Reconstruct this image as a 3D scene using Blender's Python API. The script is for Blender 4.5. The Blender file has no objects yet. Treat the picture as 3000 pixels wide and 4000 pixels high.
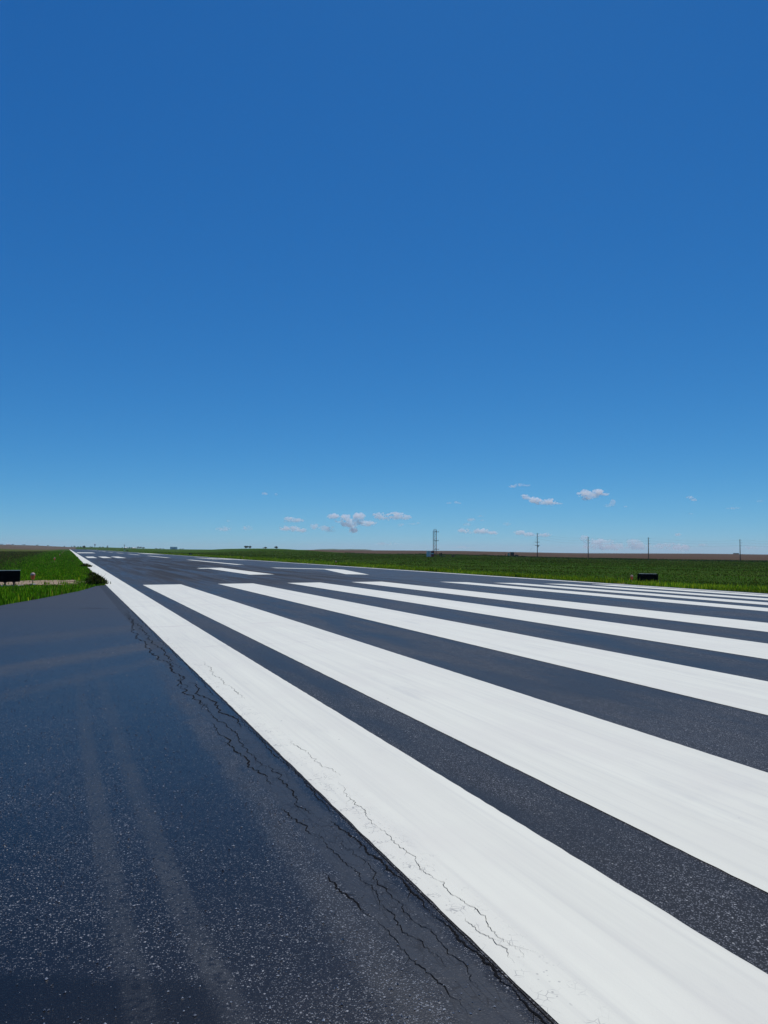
import bpy, bmesh, math, random
import numpy as np
from mathutils import Vector, Matrix

# ------------------------------------------------------------------ camera, sky, sun, exposure
scene = bpy.context.scene
F_PX, YAW, PITCH, ROLL, EYE = 2814.55, 0.41264, 0.05248, 0.00568, 1.7127
cam_data = bpy.data.cameras.new('camera')
cam = bpy.data.objects.new('camera', cam_data)
scene.collection.objects.link(cam)
fwd = Vector((math.sin(YAW)*math.cos(PITCH), math.cos(YAW)*math.cos(PITCH), math.sin(PITCH)))
rgt0 = Vector((math.cos(YAW), -math.sin(YAW), 0)); up0 = rgt0.cross(fwd)
rgt = rgt0*math.cos(ROLL) + up0*math.sin(ROLL); upv = up0*math.cos(ROLL) - rgt0*math.sin(ROLL)
cam.matrix_world = Matrix(((rgt.x, upv.x, -fwd.x, 0), (rgt.y, upv.y, -fwd.y, 0), (rgt.z, upv.z, -fwd.z, EYE), (0, 0, 0, 1)))
cam_data.sensor_fit = 'VERTICAL'; cam_data.sensor_height = 36.0
cam_data.lens = 36.0*F_PX/4000.0
cam_data.clip_start = 0.05; cam_data.clip_end = 200000
scene.camera = cam

SUN_AZ, SUN_EL = math.radians(34), math.radians(62)      # azimuth clockwise from +Y
world = bpy.data.worlds.new('World'); scene.world = world; world.use_nodes = True
wn, wl = world.node_tree.nodes, world.node_tree.links
bg = wn['Background']
sky = wn.new('ShaderNodeTexSky'); sky.sky_type = 'NISHITA'; sky.sun_disc = False
sky.sun_elevation = SUN_EL; sky.sun_rotation = SUN_AZ
sky.altitude = 2000; sky.air_density = 0.8; sky.dust_density = 0.5; sky.ozone_density = 4.0
# the phone's colour rendering of that sky: one tone curve per channel, the same over the whole sky
sp = wn.new('ShaderNodeSeparateColor'); cb = wn.new('ShaderNodeCombineColor'); wl.new(sky.outputs[0], sp.inputs[0])
for ch, (gain, gam) in enumerate(((0.90, 1.43), (0.955, 0.913), (1.02, 0.62))):
    pw = wn.new('ShaderNodeMath'); pw.operation = 'POWER'; pw.inputs[1].default_value = gam; wl.new(sp.outputs[ch], pw.inputs[0])
    ml = wn.new('ShaderNodeMath'); ml.operation = 'MULTIPLY'; ml.inputs[1].default_value = gain*0.06**(gam-1); wl.new(pw.outputs[0], ml.inputs[0])
    wl.new(ml.outputs[0], cb.inputs[ch])
wl.new(cb.outputs[0], bg.inputs['Color'])
bg.inputs['Strength'].default_value = 0.06
sun_d = bpy.data.lights.new('sun', 'SUN'); sun_d.energy = 3.4; sun_d.angle = math.radians(0.5); sun_d.color = (1, 0.975, 0.935)
sun = bpy.data.objects.new('sun', sun_d); scene.collection.objects.link(sun)
to_sun = Vector((math.sin(SUN_AZ)*math.cos(SUN_EL), math.cos(SUN_AZ)*math.cos(SUN_EL), math.sin(SUN_EL)))
sun.rotation_euler = to_sun.to_track_quat('Z', 'Y').to_euler(); sun.location = (0, 0, 300)
vs = scene.view_settings
vs.view_transform = 'Standard'; vs.look = 'None'; vs.gamma = 1.0; vs.exposure = 0.0; vs.use_curve_mapping = False
scene.cycles.volume_bounces = 16
scene.cycles.max_bounces = 16
scene.cycles.use_denoising = True

random.seed(7); rng = np.random.default_rng(7)
COL = scene.collection

# ------------------------------------------------------------------ helpers
def tag(o, label=None, cat=None, group=None, kind=None):
    if label: o['label'] = label
    if cat: o['category'] = cat
    if group: o['group'] = group
    if kind: o['kind'] = kind
    return o

def mesh_obj(name, verts, faces, mat=None, parent=None, smooth=False):
    me = bpy.data.meshes.new(name)
    me.from_pydata([tuple(map(float, v)) for v in verts], [], [tuple(map(int, f)) for f in faces]); me.update()
    if mat: me.materials.append(mat)
    if smooth: me.polygons.foreach_set('use_smooth', [True]*len(me.polygons))
    o = bpy.data.objects.new(name, me); COL.objects.link(o)
    if parent: o.parent = parent
    return o

def empty(name, loc, rz=0.0):
    o = bpy.data.objects.new(name, None); COL.objects.link(o)
    o.location = loc; o.rotation_euler = (0, 0, rz); o.empty_display_size = 0.2
    return o

class MB:
    """collects boxes, tubes and lathes; build() links them as one mesh object"""
    def __init__(s): s.v, s.f = [], []
    def add(s, v, f):
        n = len(s.v); s.v += [tuple(p) for p in v]; s.f += [tuple(i+n for i in q) for q in f]; return s
    def box(s, c, d, bev=0.0):
        bm = bmesh.new(); bmesh.ops.create_cube(bm, size=1.0)
        for v in bm.verts: v.co = Vector((v.co.x*d[0], v.co.y*d[1], v.co.z*d[2]))
        if bev: bmesh.ops.bevel(bm, geom=bm.edges[:], offset=bev, segments=2, affect='EDGES', profile=0.5)
        bm.verts.index_update()
        v = [(p.co.x+c[0], p.co.y+c[1], p.co.z+c[2]) for p in bm.verts]
        f = [[q.index for q in fc.verts] for fc in bm.faces]; bm.free()
        return s.add(v, f)
    def tube(s, a, b, r0, r1=None, n=8):
        r1 = r0 if r1 is None else r1
        a, b = Vector(a), Vector(b); d = (b-a).normalized()
        u = d.orthogonal().normalized(); w = d.cross(u)
        v = []
        for p, r in ((a, r0), (b, r1)):
            for k in range(n):
                t = 2*math.pi*k/n; v.append(p+u*(r*math.cos(t))+w*(r*math.sin(t)))
        f = [(k, (k+1) % n, n+(k+1) % n, n+k) for k in range(n)] + [tuple(range(n-1, -1, -1)), tuple(range(n, 2*n))]
        return s.add(v, f)
    def lathe(s, c, prof, n=12):
        v, f = [], []
        for r, z in prof:
            for k in range(n):
                t = 2*math.pi*k/n; v.append((c[0]+r*math.cos(t), c[1]+r*math.sin(t), c[2]+z))
        for i in range(len(prof)-1):
            for k in range(n):
                f.append((i*n+k, i*n+(k+1) % n, (i+1)*n+(k+1) % n, (i+1)*n+k))
        f.append(tuple(range(n-1, -1, -1))); f.append(tuple(range((len(prof)-1)*n, len(prof)*n)))
        return s.add(v, f)
    def build(s, name, mat, parent=None, smooth=False):
        return mesh_obj(name, s.v, s.f, mat, parent, smooth)

def copy_tree(o, parent=None):
    c = o.copy(); COL.objects.link(c); c.parent = parent
    for ch in list(o.children): copy_tree(ch, c)
    return c

# ---- shader expression helper
class Sock:
    def __init__(s, nt, out): s.nt, s.out = nt, out
    def _m(s, op, *a, clamp=False):
        n = s.nt.nodes.new('ShaderNodeMath'); n.operation = op; n.use_clamp = clamp
        for i, x in enumerate((s,)+a):
            if isinstance(x, Sock): s.nt.links.new(x.out, n.inputs[i])
            else: n.inputs[i].default_value = float(x)
        return Sock(s.nt, n.outputs[0])
    def __add__(s, o): return s._m('ADD', o)
    __radd__ = __add__
    def __sub__(s, o): return s._m('SUBTRACT', o)
    def __mul__(s, o): return s._m('MULTIPLY', o)
    __rmul__ = __mul__
    def __truediv__(s, o): return s._m('DIVIDE', o)
    def abs(s): return s._m('ABSOLUTE')
    def pow(s, p): return s._m('POWER', p)
    def max(s, o): return s._m('MAXIMUM', o)
    def min(s, o): return s._m('MINIMUM', o)
    def inv(s): return (s*-1.0)+1.0
    def ramp(s, a, b):
        n = s.nt.nodes.new('ShaderNodeMapRange'); n.interpolation_type = 'SMOOTHSTEP'; n.clamp = True
        s.nt.links.new(s.out, n.inputs['Value'])
        lo, hi, fa, fb = (a, b, 0, 1) if a < b else (b, a, 1, 0)
        n.inputs['From Min'].default_value = lo; n.inputs['From Max'].default_value = hi
        n.inputs['To Min'].default_value = fa; n.inputs['To Max'].default_value = fb
        return Sock(s.nt, n.outputs[0])

class Mat:
    def __init__(s, name, rough=0.6, spec=0.5):
        s.m = bpy.data.materials.new(name); s.m.use_nodes = True; s.nt = s.m.node_tree
        s.b = s.nt.nodes['Principled BSDF']
        s.b.inputs['Roughness'].default_value = rough; s.b.inputs['Specular IOR Level'].default_value = spec
        s.geo = None
    def pos(s):
        if not s.geo:
            s.geo = s.nt.nodes.new('ShaderNodeNewGeometry')
            s.sep = s.nt.nodes.new('ShaderNodeSeparateXYZ'); s.nt.links.new(s.geo.outputs['Position'], s.sep.inputs[0])
        return Sock(s.nt, s.sep.outputs[0]), Sock(s.nt, s.sep.outputs[1]), Sock(s.nt, s.sep.outputs[2])
    def vec(s, sx=1, sy=1, sz=1):
        x, y, z = s.pos()
        c = s.nt.nodes.new('ShaderNodeCombineXYZ')
        for i, q in enumerate((x*sx, y*sy, z*sz)): s.nt.links.new(q.out, c.inputs[i])
        return c.outputs[0]
    def noise(s, scale, detail=3, rough=0.55, sx=1, sy=1, dist=0.0):
        n = s.nt.nodes.new('ShaderNodeTexNoise'); n.inputs['Scale'].default_value = scale
        n.inputs['Detail'].default_value = detail; n.inputs['Roughness'].default_value = rough; n.inputs['Distortion'].default_value = dist
        s.nt.links.new(s.vec(sx, sy), n.inputs['Vector']); return Sock(s.nt, n.outputs['Fac'])
    def voro(s, scale, feature='F1', sx=1, sy=1):
        n = s.nt.nodes.new('ShaderNodeTexVoronoi'); n.feature = feature; n.inputs['Scale'].default_value = scale
        s.nt.links.new(s.vec(sx, sy), n.inputs['Vector'])
        d = Sock(s.nt, n.outputs['Distance'])
        if feature != 'F1': return d, None
        c = s.nt.nodes.new('ShaderNodeSeparateColor'); s.nt.links.new(n.outputs['Color'], c.inputs[0])
        return d, Sock(s.nt, c.outputs[0])
    def mix(s, a, b, fac):
        n = s.nt.nodes.new('ShaderNodeMix'); n.data_type = 'RGBA'
        for i, x in ((6, a), (7, b)):
            if isinstance(x, tuple): n.inputs[i].default_value = x if len(x) == 4 else (*x, 1)
            else: s.nt.links.new(x, n.inputs[i])
        if isinstance(fac, Sock): s.nt.links.new(fac.out, n.inputs[0])
        else: n.inputs[0].default_value = fac
        return n.outputs[2]
    def color(s, c):
        if isinstance(c, tuple): s.b.inputs['Base Color'].default_value = (*c, 1)
        else: s.nt.links.new(c, s.b.inputs['Base Color'])
        return s
    def rough(s, r):
        s.nt.links.new(r.out, s.b.inputs['Roughness']); return s
    def bump(s, h, strength=0.3, dist=0.01):
        n = s.nt.nodes.new('ShaderNodeBump'); n.inputs['Strength'].default_value = strength; n.inputs['Distance'].default_value = dist
        s.nt.links.new(h.out, n.inputs['Height']); s.nt.links.new(n.outputs[0], s.b.inputs['Normal']); return s

def plain(name, c, rough=0.6, spec=0.5, var=0.25, scale=3.0, metal=0.0):
    m = Mat(name, rough, spec); n = m.noise(scale, 4)
    m.color(m.mix(tuple(x*(1-var) for x in c), tuple(min(1, x*(1+var)) for x in c), n.ramp(0.3, 0.7)))
    m.b.inputs['Metallic'].default_value = metal
    return m.m

# ------------------------------------------------------------------ terrain
XL, XC, XR = 1.66, 17.286, 33.9          # left pavement edge, crown, right pavement edge
CROWN = 0.02813
def z_pave(x): return -CROWN*np.maximum(0.0, np.asarray(x, float)-XC)
T = np.array([  # image x, r1, px below horizon at r1, px of skyline above horizon
 [-400, 700, -2, 12], [0, 700, -2, 11.5], [120, 750, -1, 10], [265, 1000, 2.5, 4.5], [420, 1000, 4, 3.5], [570, 900, 6, -0.5], [660, 900, 8, -2.0],
 [760, 800, 8, -2.5], [880, 650, -0.5, -3], [1000, 600, -2.6, -3], [1100, 560, -2, -2.5], [1230, 520, 6, -1.5], [1400, 500, 16, -1.9],
 [1800, 480, 18, -2.3], [2000, 390, 24, -5.5], [2250, 380, 30, -8.6], [2750, 380, 36, -7.8], [3000, 380, 38, -9.7], [3600, 380, 40, -10]])
R2 = 1800.0
def az_px(x, y):
    d = np.arctan2(x, y)-YAW
    d = (d+math.pi) % (2*math.pi)-math.pi
    return 1500+F_PX*np.tan(np.clip(d, -0.6, 0.65)), np.clip(d, -0.6, 0.65)
def sstep(a, b, x):
    t = np.clip((x-a)/(b-a), 0, 1); return t*t*(3-2*t)
def z_exact(x, y):
    x = np.asarray(x, float); y = np.asarray(y, float)
    r = np.hypot(x, y); px, d = az_px(x, y)
    r1 = np.interp(px, T[:, 0], T[:, 1]); d1 = np.interp(px, T[:, 0], T[:, 2]); s = np.interp(px, T[:, 0], T[:, 3])
    cd = np.cos(d)
    z1 = EYE-d1*r1*cd/F_PX; z2 = EYE+s*R2*cd/F_PX
    z0 = -0.45
    t1 = np.clip(r/r1, 0, 1); t2 = np.clip((r-r1)/(R2-r1), 0, 1)
    zp = z0+(z1-z0)*t1+(z2-z1)*t2
    zp = np.where(r > R2, z2+(r-R2)*(s*cd/F_PX-0.0015), zp)
    base = np.where(x < XL, -0.03-0.012*np.clip(XL-x, 0, 30), np.where(x < XR, z_pave(x)-0.2, z_pave(XR)-0.05-0.01*np.clip(x-XR, 0, 20)))
    lat = np.maximum(np.maximum(XL-x, x-XR), 0)
    w = np.maximum(sstep(15, 110, lat), sstep(1050, 1500, r))
    w = np.where((x > XL-0.4) & (x < XR+0.4) & (y < 1100) & (y > -200), 0, w)
    rip = 0.05*np.sin(x*0.21+1.3)*np.sin(y*0.17)+0.03*np.sin(x*0.9)*np.sin(y*0.7+2)
    return base*(1-w)+w*zp+rip*sstep(3, 12, lat)
gx = np.unique(np.concatenate([-np.geomspace(20, 8000, 30), np.arange(-20, 1.2, 2.0), [0.9, 1.3, XL-0.05, XL+0.3, 6, 12, XC, 22, 28, XR-0.3, XR+0.05, XR+0.5, XR+1.2],
                     np.arange(36, 110, 3.0), np.arange(110, 600, 14.0), np.arange(600, 2200, 45.0), np.geomspace(2200, 8500, 10)]))
gy = np.unique(np.concatenate([-np.geomspace(60, 4000, 12), np.arange(-60, 120, 4.0), np.arange(120, 640, 14.0), np.arange(640, 2100, 45.0), np.geomspace(2100, 8500, 10)]))
GX, GY = np.meshgrid(gx, gy); GZ = z_exact(GX, GY)
def zg(x, y):
    x = np.clip(np.asarray(x, float), gx[0], gx[-1]-1e-6); y = np.clip(np.asarray(y, float), gy[0], gy[-1]-1e-6)
    i = np.clip(np.searchsorted(gx, x, side='right')-1, 0, len(gx)-2); j = np.clip(np.searchsorted(gy, y, side='right')-1, 0, len(gy)-2)
    u = (x-gx[i])/(gx[i+1]-gx[i]); v = (y-gy[j])/(gy[j+1]-gy[j])
    return (GZ[j, i]*(1-u)+GZ[j, i+1]*u)*(1-v)+(GZ[j+1, i]*(1-u)+GZ[j+1, i+1]*u)*v
def spot(px, r):
    """ground point on the bearing of an image column, r metres out"""
    a = YAW+math.atan((px-1500)/F_PX); x, y = r*math.sin(a), r*math.cos(a)
    return Vector((x, y, float(zg(x, y))))
def mpp(px, r):
    """metres per photograph pixel on that bearing at that range"""
    return r*math.cos(math.atan((px-1500)/F_PX))/F_PX

# ground materials
def ground_mat(name, c1, c2, c3, s1, s2, rough=0.95, dry=False):
    m = Mat(name, rough, 0.0)
    big = m.noise(s1, 5, 0.6).ramp(0.35, 0.68); fine = m.noise(s2, 5, 0.7).ramp(0.35, 0.65)
    c = m.mix(c1, c2, big); c = m.mix(c, c3, fine*0.6)
    if dry:
        x, y, z = m.pos()
        c = m.mix(c, (0.11, 0.092, 0.035), (x+(m.noise(0.05, 3)-0.5)*8).ramp(-5, -13)*m.noise(0.12, 4, 0.6, 1, 0.5).ramp(0.35, 0.6)*0.75)
        c = m.mix(c, (0.05, 0.105, 0.014), x.ramp(60, 130)*m.noise(0.02, 4, 0.6, 0.6, 1.4).ramp(0.42, 0.65)*0.8)
    m.color(c)
    m.bump(m.noise(s2*1.5, 4, 0.7), 0.6, 0.15); return m.m
M_grass = ground_mat('grassland', (0.034, 0.080, 0.011), (0.060, 0.105, 0.018), (0.022, 0.052, 0.009), 0.03, 1.2, dry=True)
M_plough = ground_mat('ploughed_soil', (0.092, 0.062, 0.045), (0.115, 0.079, 0.058), (0.070, 0.046, 0.034), 0.006, 0.15)
M_stubble = ground_mat('stubble', (0.11, 0.085, 0.066), (0.14, 0.11, 0.085), (0.085, 0.066, 0.05), 0.005, 0.08)
px_c, _ = az_px((GX[:-1, :-1]+GX[1:, 1:])/2, (GY[:-1, :-1]+GY[1:, 1:])/2)
rc = np.hypot((GX[:-1, :-1]+GX[1:, 1:])/2, (GY[:-1, :-1]+GY[1:, 1:])/2)
front = ((GY[:-1, :-1]+GY[1:, 1:])/2 > 0)
r1c = np.interp(px_c, T[:, 0], T[:, 1])
is_plough = front & (px_c > 1180) & (rc > r1c)
is_stub = front & (px_c < 300) & (rc > r1c+40)
def ground_piece(name, mask, mat):
    jj, ii = np.nonzero(mask); W = len(gx)
    quads = np.stack([jj*W+ii, jj*W+ii+1, (jj+1)*W+ii+1, (jj+1)*W+ii], 1)
    used, invi = np.unique(quads, return_inverse=True); invi = invi.reshape(quads.shape)
    V = np.stack([GX.ravel(), GY.ravel(), GZ.ravel()], 1)[used]
    o = mesh_obj(name, V, invi, mat, smooth=True); o['kind'] = 'structure'; return o
ground_piece('ground', ~(is_plough | is_stub), M_grass)['label'] = 'flat green airfield grassland stretching to the horizon'
ground_piece('ploughed_field', is_plough, M_plough)['label'] = 'bare reddish brown ploughed field behind the power poles'
ground_piece('stubble_field', is_stub, M_stubble)['label'] = 'pale brown field on the low rise beyond the grass'

# ------------------------------------------------------------------ pavement
def asphalt_runway():
    m = Mat('runway_asphalt', 0.5, 0.10)
    x, y, z = m.pos()
    patch = m.noise(0.25, 4, 0.6, 1.0, 0.22).ramp(0.35, 0.7)
    streak = m.noise(1.0, 4, 0.65, 1.6, 0.035).ramp(0.42, 0.72)
    rubber = y.ramp(28, 44)*y.ramp(190, 100)*(x-10.5).abs().ramp(9, 4)
    rubber2 = m.noise(1.0, 3, 0.6, 1.1, 0.05).ramp(0.36, 0.62)*rubber
    d, rnd = m.voro(125)
    stone = rnd.ramp(0.40, 0.95)*d.ramp(0.6, 0.25)
    d2, rnd2 = m.voro(60)
    stone2 = rnd2.ramp(0.9, 0.97)*d2.ramp(0.4, 0.2)
    worn = m.noise(1.3, 4, 0.6, 1.4, 0.25).ramp(0.32, 0.66)
    c = m.mix((0.017, 0.0175, 0.019), (0.026, 0.0265, 0.029), patch)
    c = m.mix(c, (0.036, 0.036, 0.038), streak*0.5)
    c = m.mix(c, (0.23, 0.238, 0.255), stone*(worn*0.8+0.2))
    c = m.mix(c, (0.42, 0.42, 0.41), stone2*(worn*0.8+0.1))
    c = m.mix(c, (0.012, 0.012, 0.014), rubber2*0.75)
    m.color(c)
    m.rough((worn*0.10)+(patch*0.05)+(rubber2*0.25)+0.36)
    m.bump(d.inv()*0.5+m.noise(170, 3, 0.6), 0.25, 0.004)
    return m.m

def asphalt_taxiway():
    m = Mat('taxiway_sealcoat', 0.4, 0.45)
    x, y, z = m.pos()
    wob = (m.noise(2.2, 4, 0.6)-0.5)
    wob2 = (m.noise(9.0, 4, 0.6)-0.5)
    # dusty tyre tracks
    yy = y.max(1.0)
    t1 = (x-((yy.pow(-1.0)*0.45)+0.14)+wob*0.03).abs().ramp(0.085, 0.03)
    t2 = (x-((yy.pow(-1.0)*0.62)+0.38)+wob*0.03).abs().ramp(0.085, 0.03)
    tread = m.noise(1.0, 2, 0.5, 26, 34).ramp(0.40, 0.47)*0.85+0.15
    tracks = t1.max(t2)*y.ramp(13.5, 5.5)*(m.noise(1.4, 3).ramp(0.3, 0.7)*0.6+0.4)*tread
    cross = ((y-(x*0.89+12.2))+wob*0.6).abs().ramp(0.9, 0.15)*0.8
    cross2 = ((y-(x*0.7+15.6))+wob*1.2).abs().ramp(1.1, 0.2)*0.45
    cross3 = ((y-(x*1.1+10.2))+wob*0.8).abs().ramp(0.5, 0.1)*0.35
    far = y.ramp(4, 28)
    # worn gritty strip beside the seam and smooth crack sealant next to it
    grit = (x-1.24+wob*0.2+wob2*0.12).abs().ramp(0.17, 0.03)*y.ramp(13, 7)*(m.noise(3.0, 3).ramp(0.25, 0.6)*0.6+0.4)
    seal = (x-1.47+wob*0.16+wob2*0.07).abs().ramp(0.15, 0.09)
    patchmask = ((y+x*0.5)+wob2*0.10+wob*0.22).ramp(3.30, 3.22)*(x+wob2*0.1).ramp(0.62, 0.52)*(tracks*-0.6+1.0)
    d, rnd = m.voro(140)
    stone = rnd.ramp(0.58, 0.95)*d.ramp(0.55, 0.25)
    d2, rnd2 = m.voro(62)
    dens = (m.noise(1.7, 4, 0.6).ramp(0.3, 0.65)*0.55+0.45)*(y.ramp(13, 4)*0.8+0.2)*((x-0.85).abs().ramp(0.1, 0.5).max(y.ramp(5.0, 3.6))*0.55+0.45)
    stone2 = rnd2.ramp(0.86, 0.95)*d2.ramp(0.35, 0.18)
    big = m.noise(0.6, 4, 0.6).ramp(0.3, 0.7)
    c = m.mix((0.0035, 0.0045, 0.008), (0.008, 0.009, 0.013), big)
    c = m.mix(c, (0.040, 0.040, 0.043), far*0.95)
    c = m.mix(c, (0.050, 0.053, 0.055), tracks*0.5)
    c = m.mix(c, (0.10, 0.096, 0.09), (cross.max(cross2).max(cross3))*(m.noise(3, 3, 0.6, 0.4, 1.5)*0.8+0.1)*0.7)
    c = m.mix(c, (0.20, 0.205, 0.21), stone*(dens*0.95+0.1)*(tracks*-0.6+1.0))
    c = m.mix(c, (0.42, 0.42, 0.42), stone2*(dens*0.6+0.2)*(tracks*-0.8+1.0))
    c = m.mix(c, (0.0025, 0.003, 0.005), patchmask*0.9)
    c = m.mix(c, (0.20, 0.22, 0.25), grit*(stone*0.9+stone2*0.5).min(1.0))
    c = m.mix(c, (0.032, 0.036, 0.042), grit*0.25)
    c = m.mix(c, (0.022, 0.026, 0.032), seal*(m.noise(1.0, 4, 0.65, 30, 3.0).ramp(0.3, 0.6)*0.7+0.25))
    de, _ = m.voro(1.0, 'DISTANCE_TO_EDGE', 26, 5.5)
    craze = de.ramp(0.06, 0.012)*m.noise(5.0, 3, 0.6).ramp(0.42, 0.58)*(x-1.52+wob*0.12).abs().ramp(0.2, 0.1)
    crumb = m.noise(38, 3, 0.7).ramp(0.56, 0.68)*(x-1.60+wob2*0.06).abs().ramp(0.07, 0.02)
    c = m.mix(c, (0.003, 0.003, 0.004), craze.max(crumb)*0.9)
    m.color(c)
    dust = (cross.max(cross2).max(cross3))*(m.noise(3, 3, 0.6, 0.4, 1.5)*0.8+0.1)
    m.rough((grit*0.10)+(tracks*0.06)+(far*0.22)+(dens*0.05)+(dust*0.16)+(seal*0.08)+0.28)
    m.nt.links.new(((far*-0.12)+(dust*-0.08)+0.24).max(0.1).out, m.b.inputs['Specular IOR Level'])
    m.bump((d.inv()*0.5+m.noise(150, 3, 0.6))*(seal*-0.6+1.0)+wob2*seal*2.0, 0.28, 0.004)
    return m.m

def paint_mat():
    m = Mat('white_paint', 0.55, 0.35)
    x, y, z = m.pos()
    streak = m.noise(1.0, 4, 0.6, 5.0, 0.12).ramp(0.3, 0.72)
    streak2 = m.noise(1.0, 3, 0.6, 14.0, 0.25).ramp(0.45, 0.75)
    blot = m.noise(0.8, 4, 0.6).ramp(0.4, 0.75)
    c = m.mix((0.74, 0.725, 0.60), (0.66, 0.645, 0.54), streak*0.8)
    c = m.mix(c, (0.56, 0.55, 0.48), streak2*0.45)
    c = m.mix(c, (0.66, 0.63, 0.54), blot*0.55)
    c = m.mix(c, (0.50, 0.495, 0.45), m.noise(1.0, 5, 0.7, 2.2, 0.4).ramp(0.54, 0.76)*0.42)
    # wear towards the cracked pavement seam
    edge = (x+(m.noise(2.5, 4, 0.6)-0.5)*0.25).ramp(1.98, 1.72)
    de, _ = m.voro(26, 'DISTANCE_TO_EDGE')
    crk = de.ramp(0.05, 0.012)*m.noise(7, 3, 0.6).ramp(0.5, 0.62)
    d, rnd = m.voro(60)
    chips = rnd.ramp(0.86, 0.93)*d.ramp(0.42, 0.25)
    c = m.mix(c, (0.2, 0.2, 0.2), crk*edge*0.65)
    c = m.mix(c, (0.16, 0.16, 0.16), chips*edge*m.noise(4, 3).ramp(0.4, 0.6)*0.6)
    # stray dirt specks and transverse joints
    d3, r3 = m.voro(7)
    c = m.mix(c, (0.2, 0.19, 0.18), r3.ramp(0.965, 0.97)*d3.ramp(0.075, 0.04)*0.7)
    wy = (m.noise(1.2, 3)-0.5)*0.5
    j = ((y-x*-0.02-16.6)+wy).abs().ramp(0.07, 0.02).max(((y-12.9)+wy).abs().ramp(0.07, 0.02)*0.6).max(((y-22.5)+wy).abs().ramp(0.09, 0.03)*0.7).max(((y-26.0)+wy).abs().ramp(0.09, 0.03)*0.5)
    c = m.mix(c, (0.52, 0.47, 0.42), j*m.noise(2.0, 3).ramp(0.35, 0.6)*x.ramp(7.5, 4.5)*0.65)
    # tyre rubber further on
    rub = m.noise(1.0, 4, 0.65, 3.0, 0.06).ramp(0.55, 0.75)*y.ramp(14, 34)*(x-6.5).abs().ramp(5, 2)
    c = m.mix(c, (0.36, 0.36, 0.36), rub*0.35)
    m.color(c)
    m.bump(m.noise(90, 4, 0.65), 0.25, 0.004)
    return m.m

M_run, M_taxi, M_paint = asphalt_runway(), asphalt_taxiway(), paint_mat()
M_crack = plain('crack_shadowed_tar', (0.004, 0.004, 0.005), 0.9, 0.1)

def strip_mesh(name, x0, x1, y0, y1, dz, mat, parent, jit=0.006, step=1.0, thick=0.0):
    """paint sheet that follows the crowned pavement, edges very slightly wavy"""
    n = max(2, int((y1-y0)/step)); ys = np.linspace(y0, y1, n+1)
    if step <= 1.2: ys = np.unique(np.concatenate([np.arange(y0, 0.5, 1.0), np.arange(0.5, min(y1, 14), 0.09), np.arange(14, min(y1, 60), 0.5), np.arange(60, max(y1, 60), 10.0), [y1]]))
    n = len(ys)-1; ys = ys[ys <= y1]; n = len(ys)-1
    xs = [x0]+([XC] if x0 < XC-0.05 and x1 > XC+0.05 else [])+[x1]
    v, f = [], []
    for k, yv in enumerate(ys):
        for i, xv in enumerate(xs):
            xx = xv
            if xv != XC or len(xs) == 2: xx = xv+random.uniform(-jit, jit)
            v.append((xx, yv, float(z_pave(xx))+dz))
    w = len(xs)
    for k in range(n):
        for i in range(w-1): f.append((k*w+i, k*w+i+1, (k+1)*w+i+1, (k+1)*w+i))
    return mesh_obj(name, v, f, mat, parent)

Y_START, Y_END, YS = -40.0, 1080.0, 35.736
runway_v, runway_f = [], []
ysr = np.concatenate([np.arange(Y_START, 120, 4), np.arange(120, Y_END+1, 30)])
xsr = [XL, 6, XC-3, XC, XC+3, 26, XR]
for yv in ysr:
    for xv in xsr: runway_v.append((xv+(random.uniform(-0.02, 0.02) if xv in (XR,) else 0), yv, float(z_pave(xv))))
wv = len(xsr)
for k in range(len(ysr)-1):
    for i in range(wv-1): runway_f.append((k*wv+i, k*wv+i+1, (k+1)*wv+i+1, (k+1)*wv+i))
runway = mesh_obj('runway', runway_v, runway_f, M_run); tag(runway, 'dark asphalt runway with white threshold stripes', kind='structure')

EL, ER = 1.67, 2.641
strip_mesh('edge_line', EL, ER, Y_START+10, Y_END-5, 0.004, M_paint, runway, 0.0035, 1.2)
strip_mesh('edge_line', 2*XC-ER, 2*XC-EL, Y_START+10, Y_END-5, 0.004, M_paint, runway, 0.006, 4)
W, X1 = 1.7526, 3.265
for i in range(8):
    x0 = X1+2*W*i+(W if i >= 4 else 0)
    strip_mesh('threshold_stripe', x0, x0+W, YS-45.7, YS, 0.004, M_paint, runway, 0.003, 0.5)
def poly_paint(name, pts):
    """flat painted outline (x, y) draped on the pavement, split at the crown"""
    bm = bmesh.new()
    fc = bm.faces.new([bm.verts.new((p[0], p[1], 0)) for p in pts])
    bmesh.ops.bisect_plane(bm, geom=bm.verts[:]+bm.edges[:]+bm.faces[:], plane_co=(XC, 0, 0), plane_no=(1, 0, 0))
    bmesh.ops.triangulate(bm, faces=bm.faces[:])
    for v in bm.verts: v.co.z = float(z_pave(v.co.x))+0.004
    bmesh.ops.recalc_face_normals(bm, faces=bm.faces[:])
    if bm.faces[:][0].normal.z < 0: bmesh.ops.reverse_faces(bm, faces=bm.faces[:])
    me = bpy.data.meshes.new(name); bm.to_mesh(me); bm.free(); me.materials.append(M_paint)
    o = bpy.data.objects.new(name, me); COL.objects.link(o); o.parent = runway; return o
N0 = YS+12.2; N1 = N0+18.3
o = poly_paint('numeral', [(11.2, N0), (12.9, N0), (12.85, N1), (10.5, N1-0.9), (10.5, N1-2.8), (11.2, N1-2.8)]); o['label'] = 'white painted numeral 1'
o = poly_paint('numeral', [(18.05, N0), (19.85, N0), (24.0, N1-2.0), (24.0, N1), (17.4, N1), (17.4, N1-2.4), (21.9, N1-2.4)]); o['label'] = 'white painted numeral 7'
yy0 = N1+12.2
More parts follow.
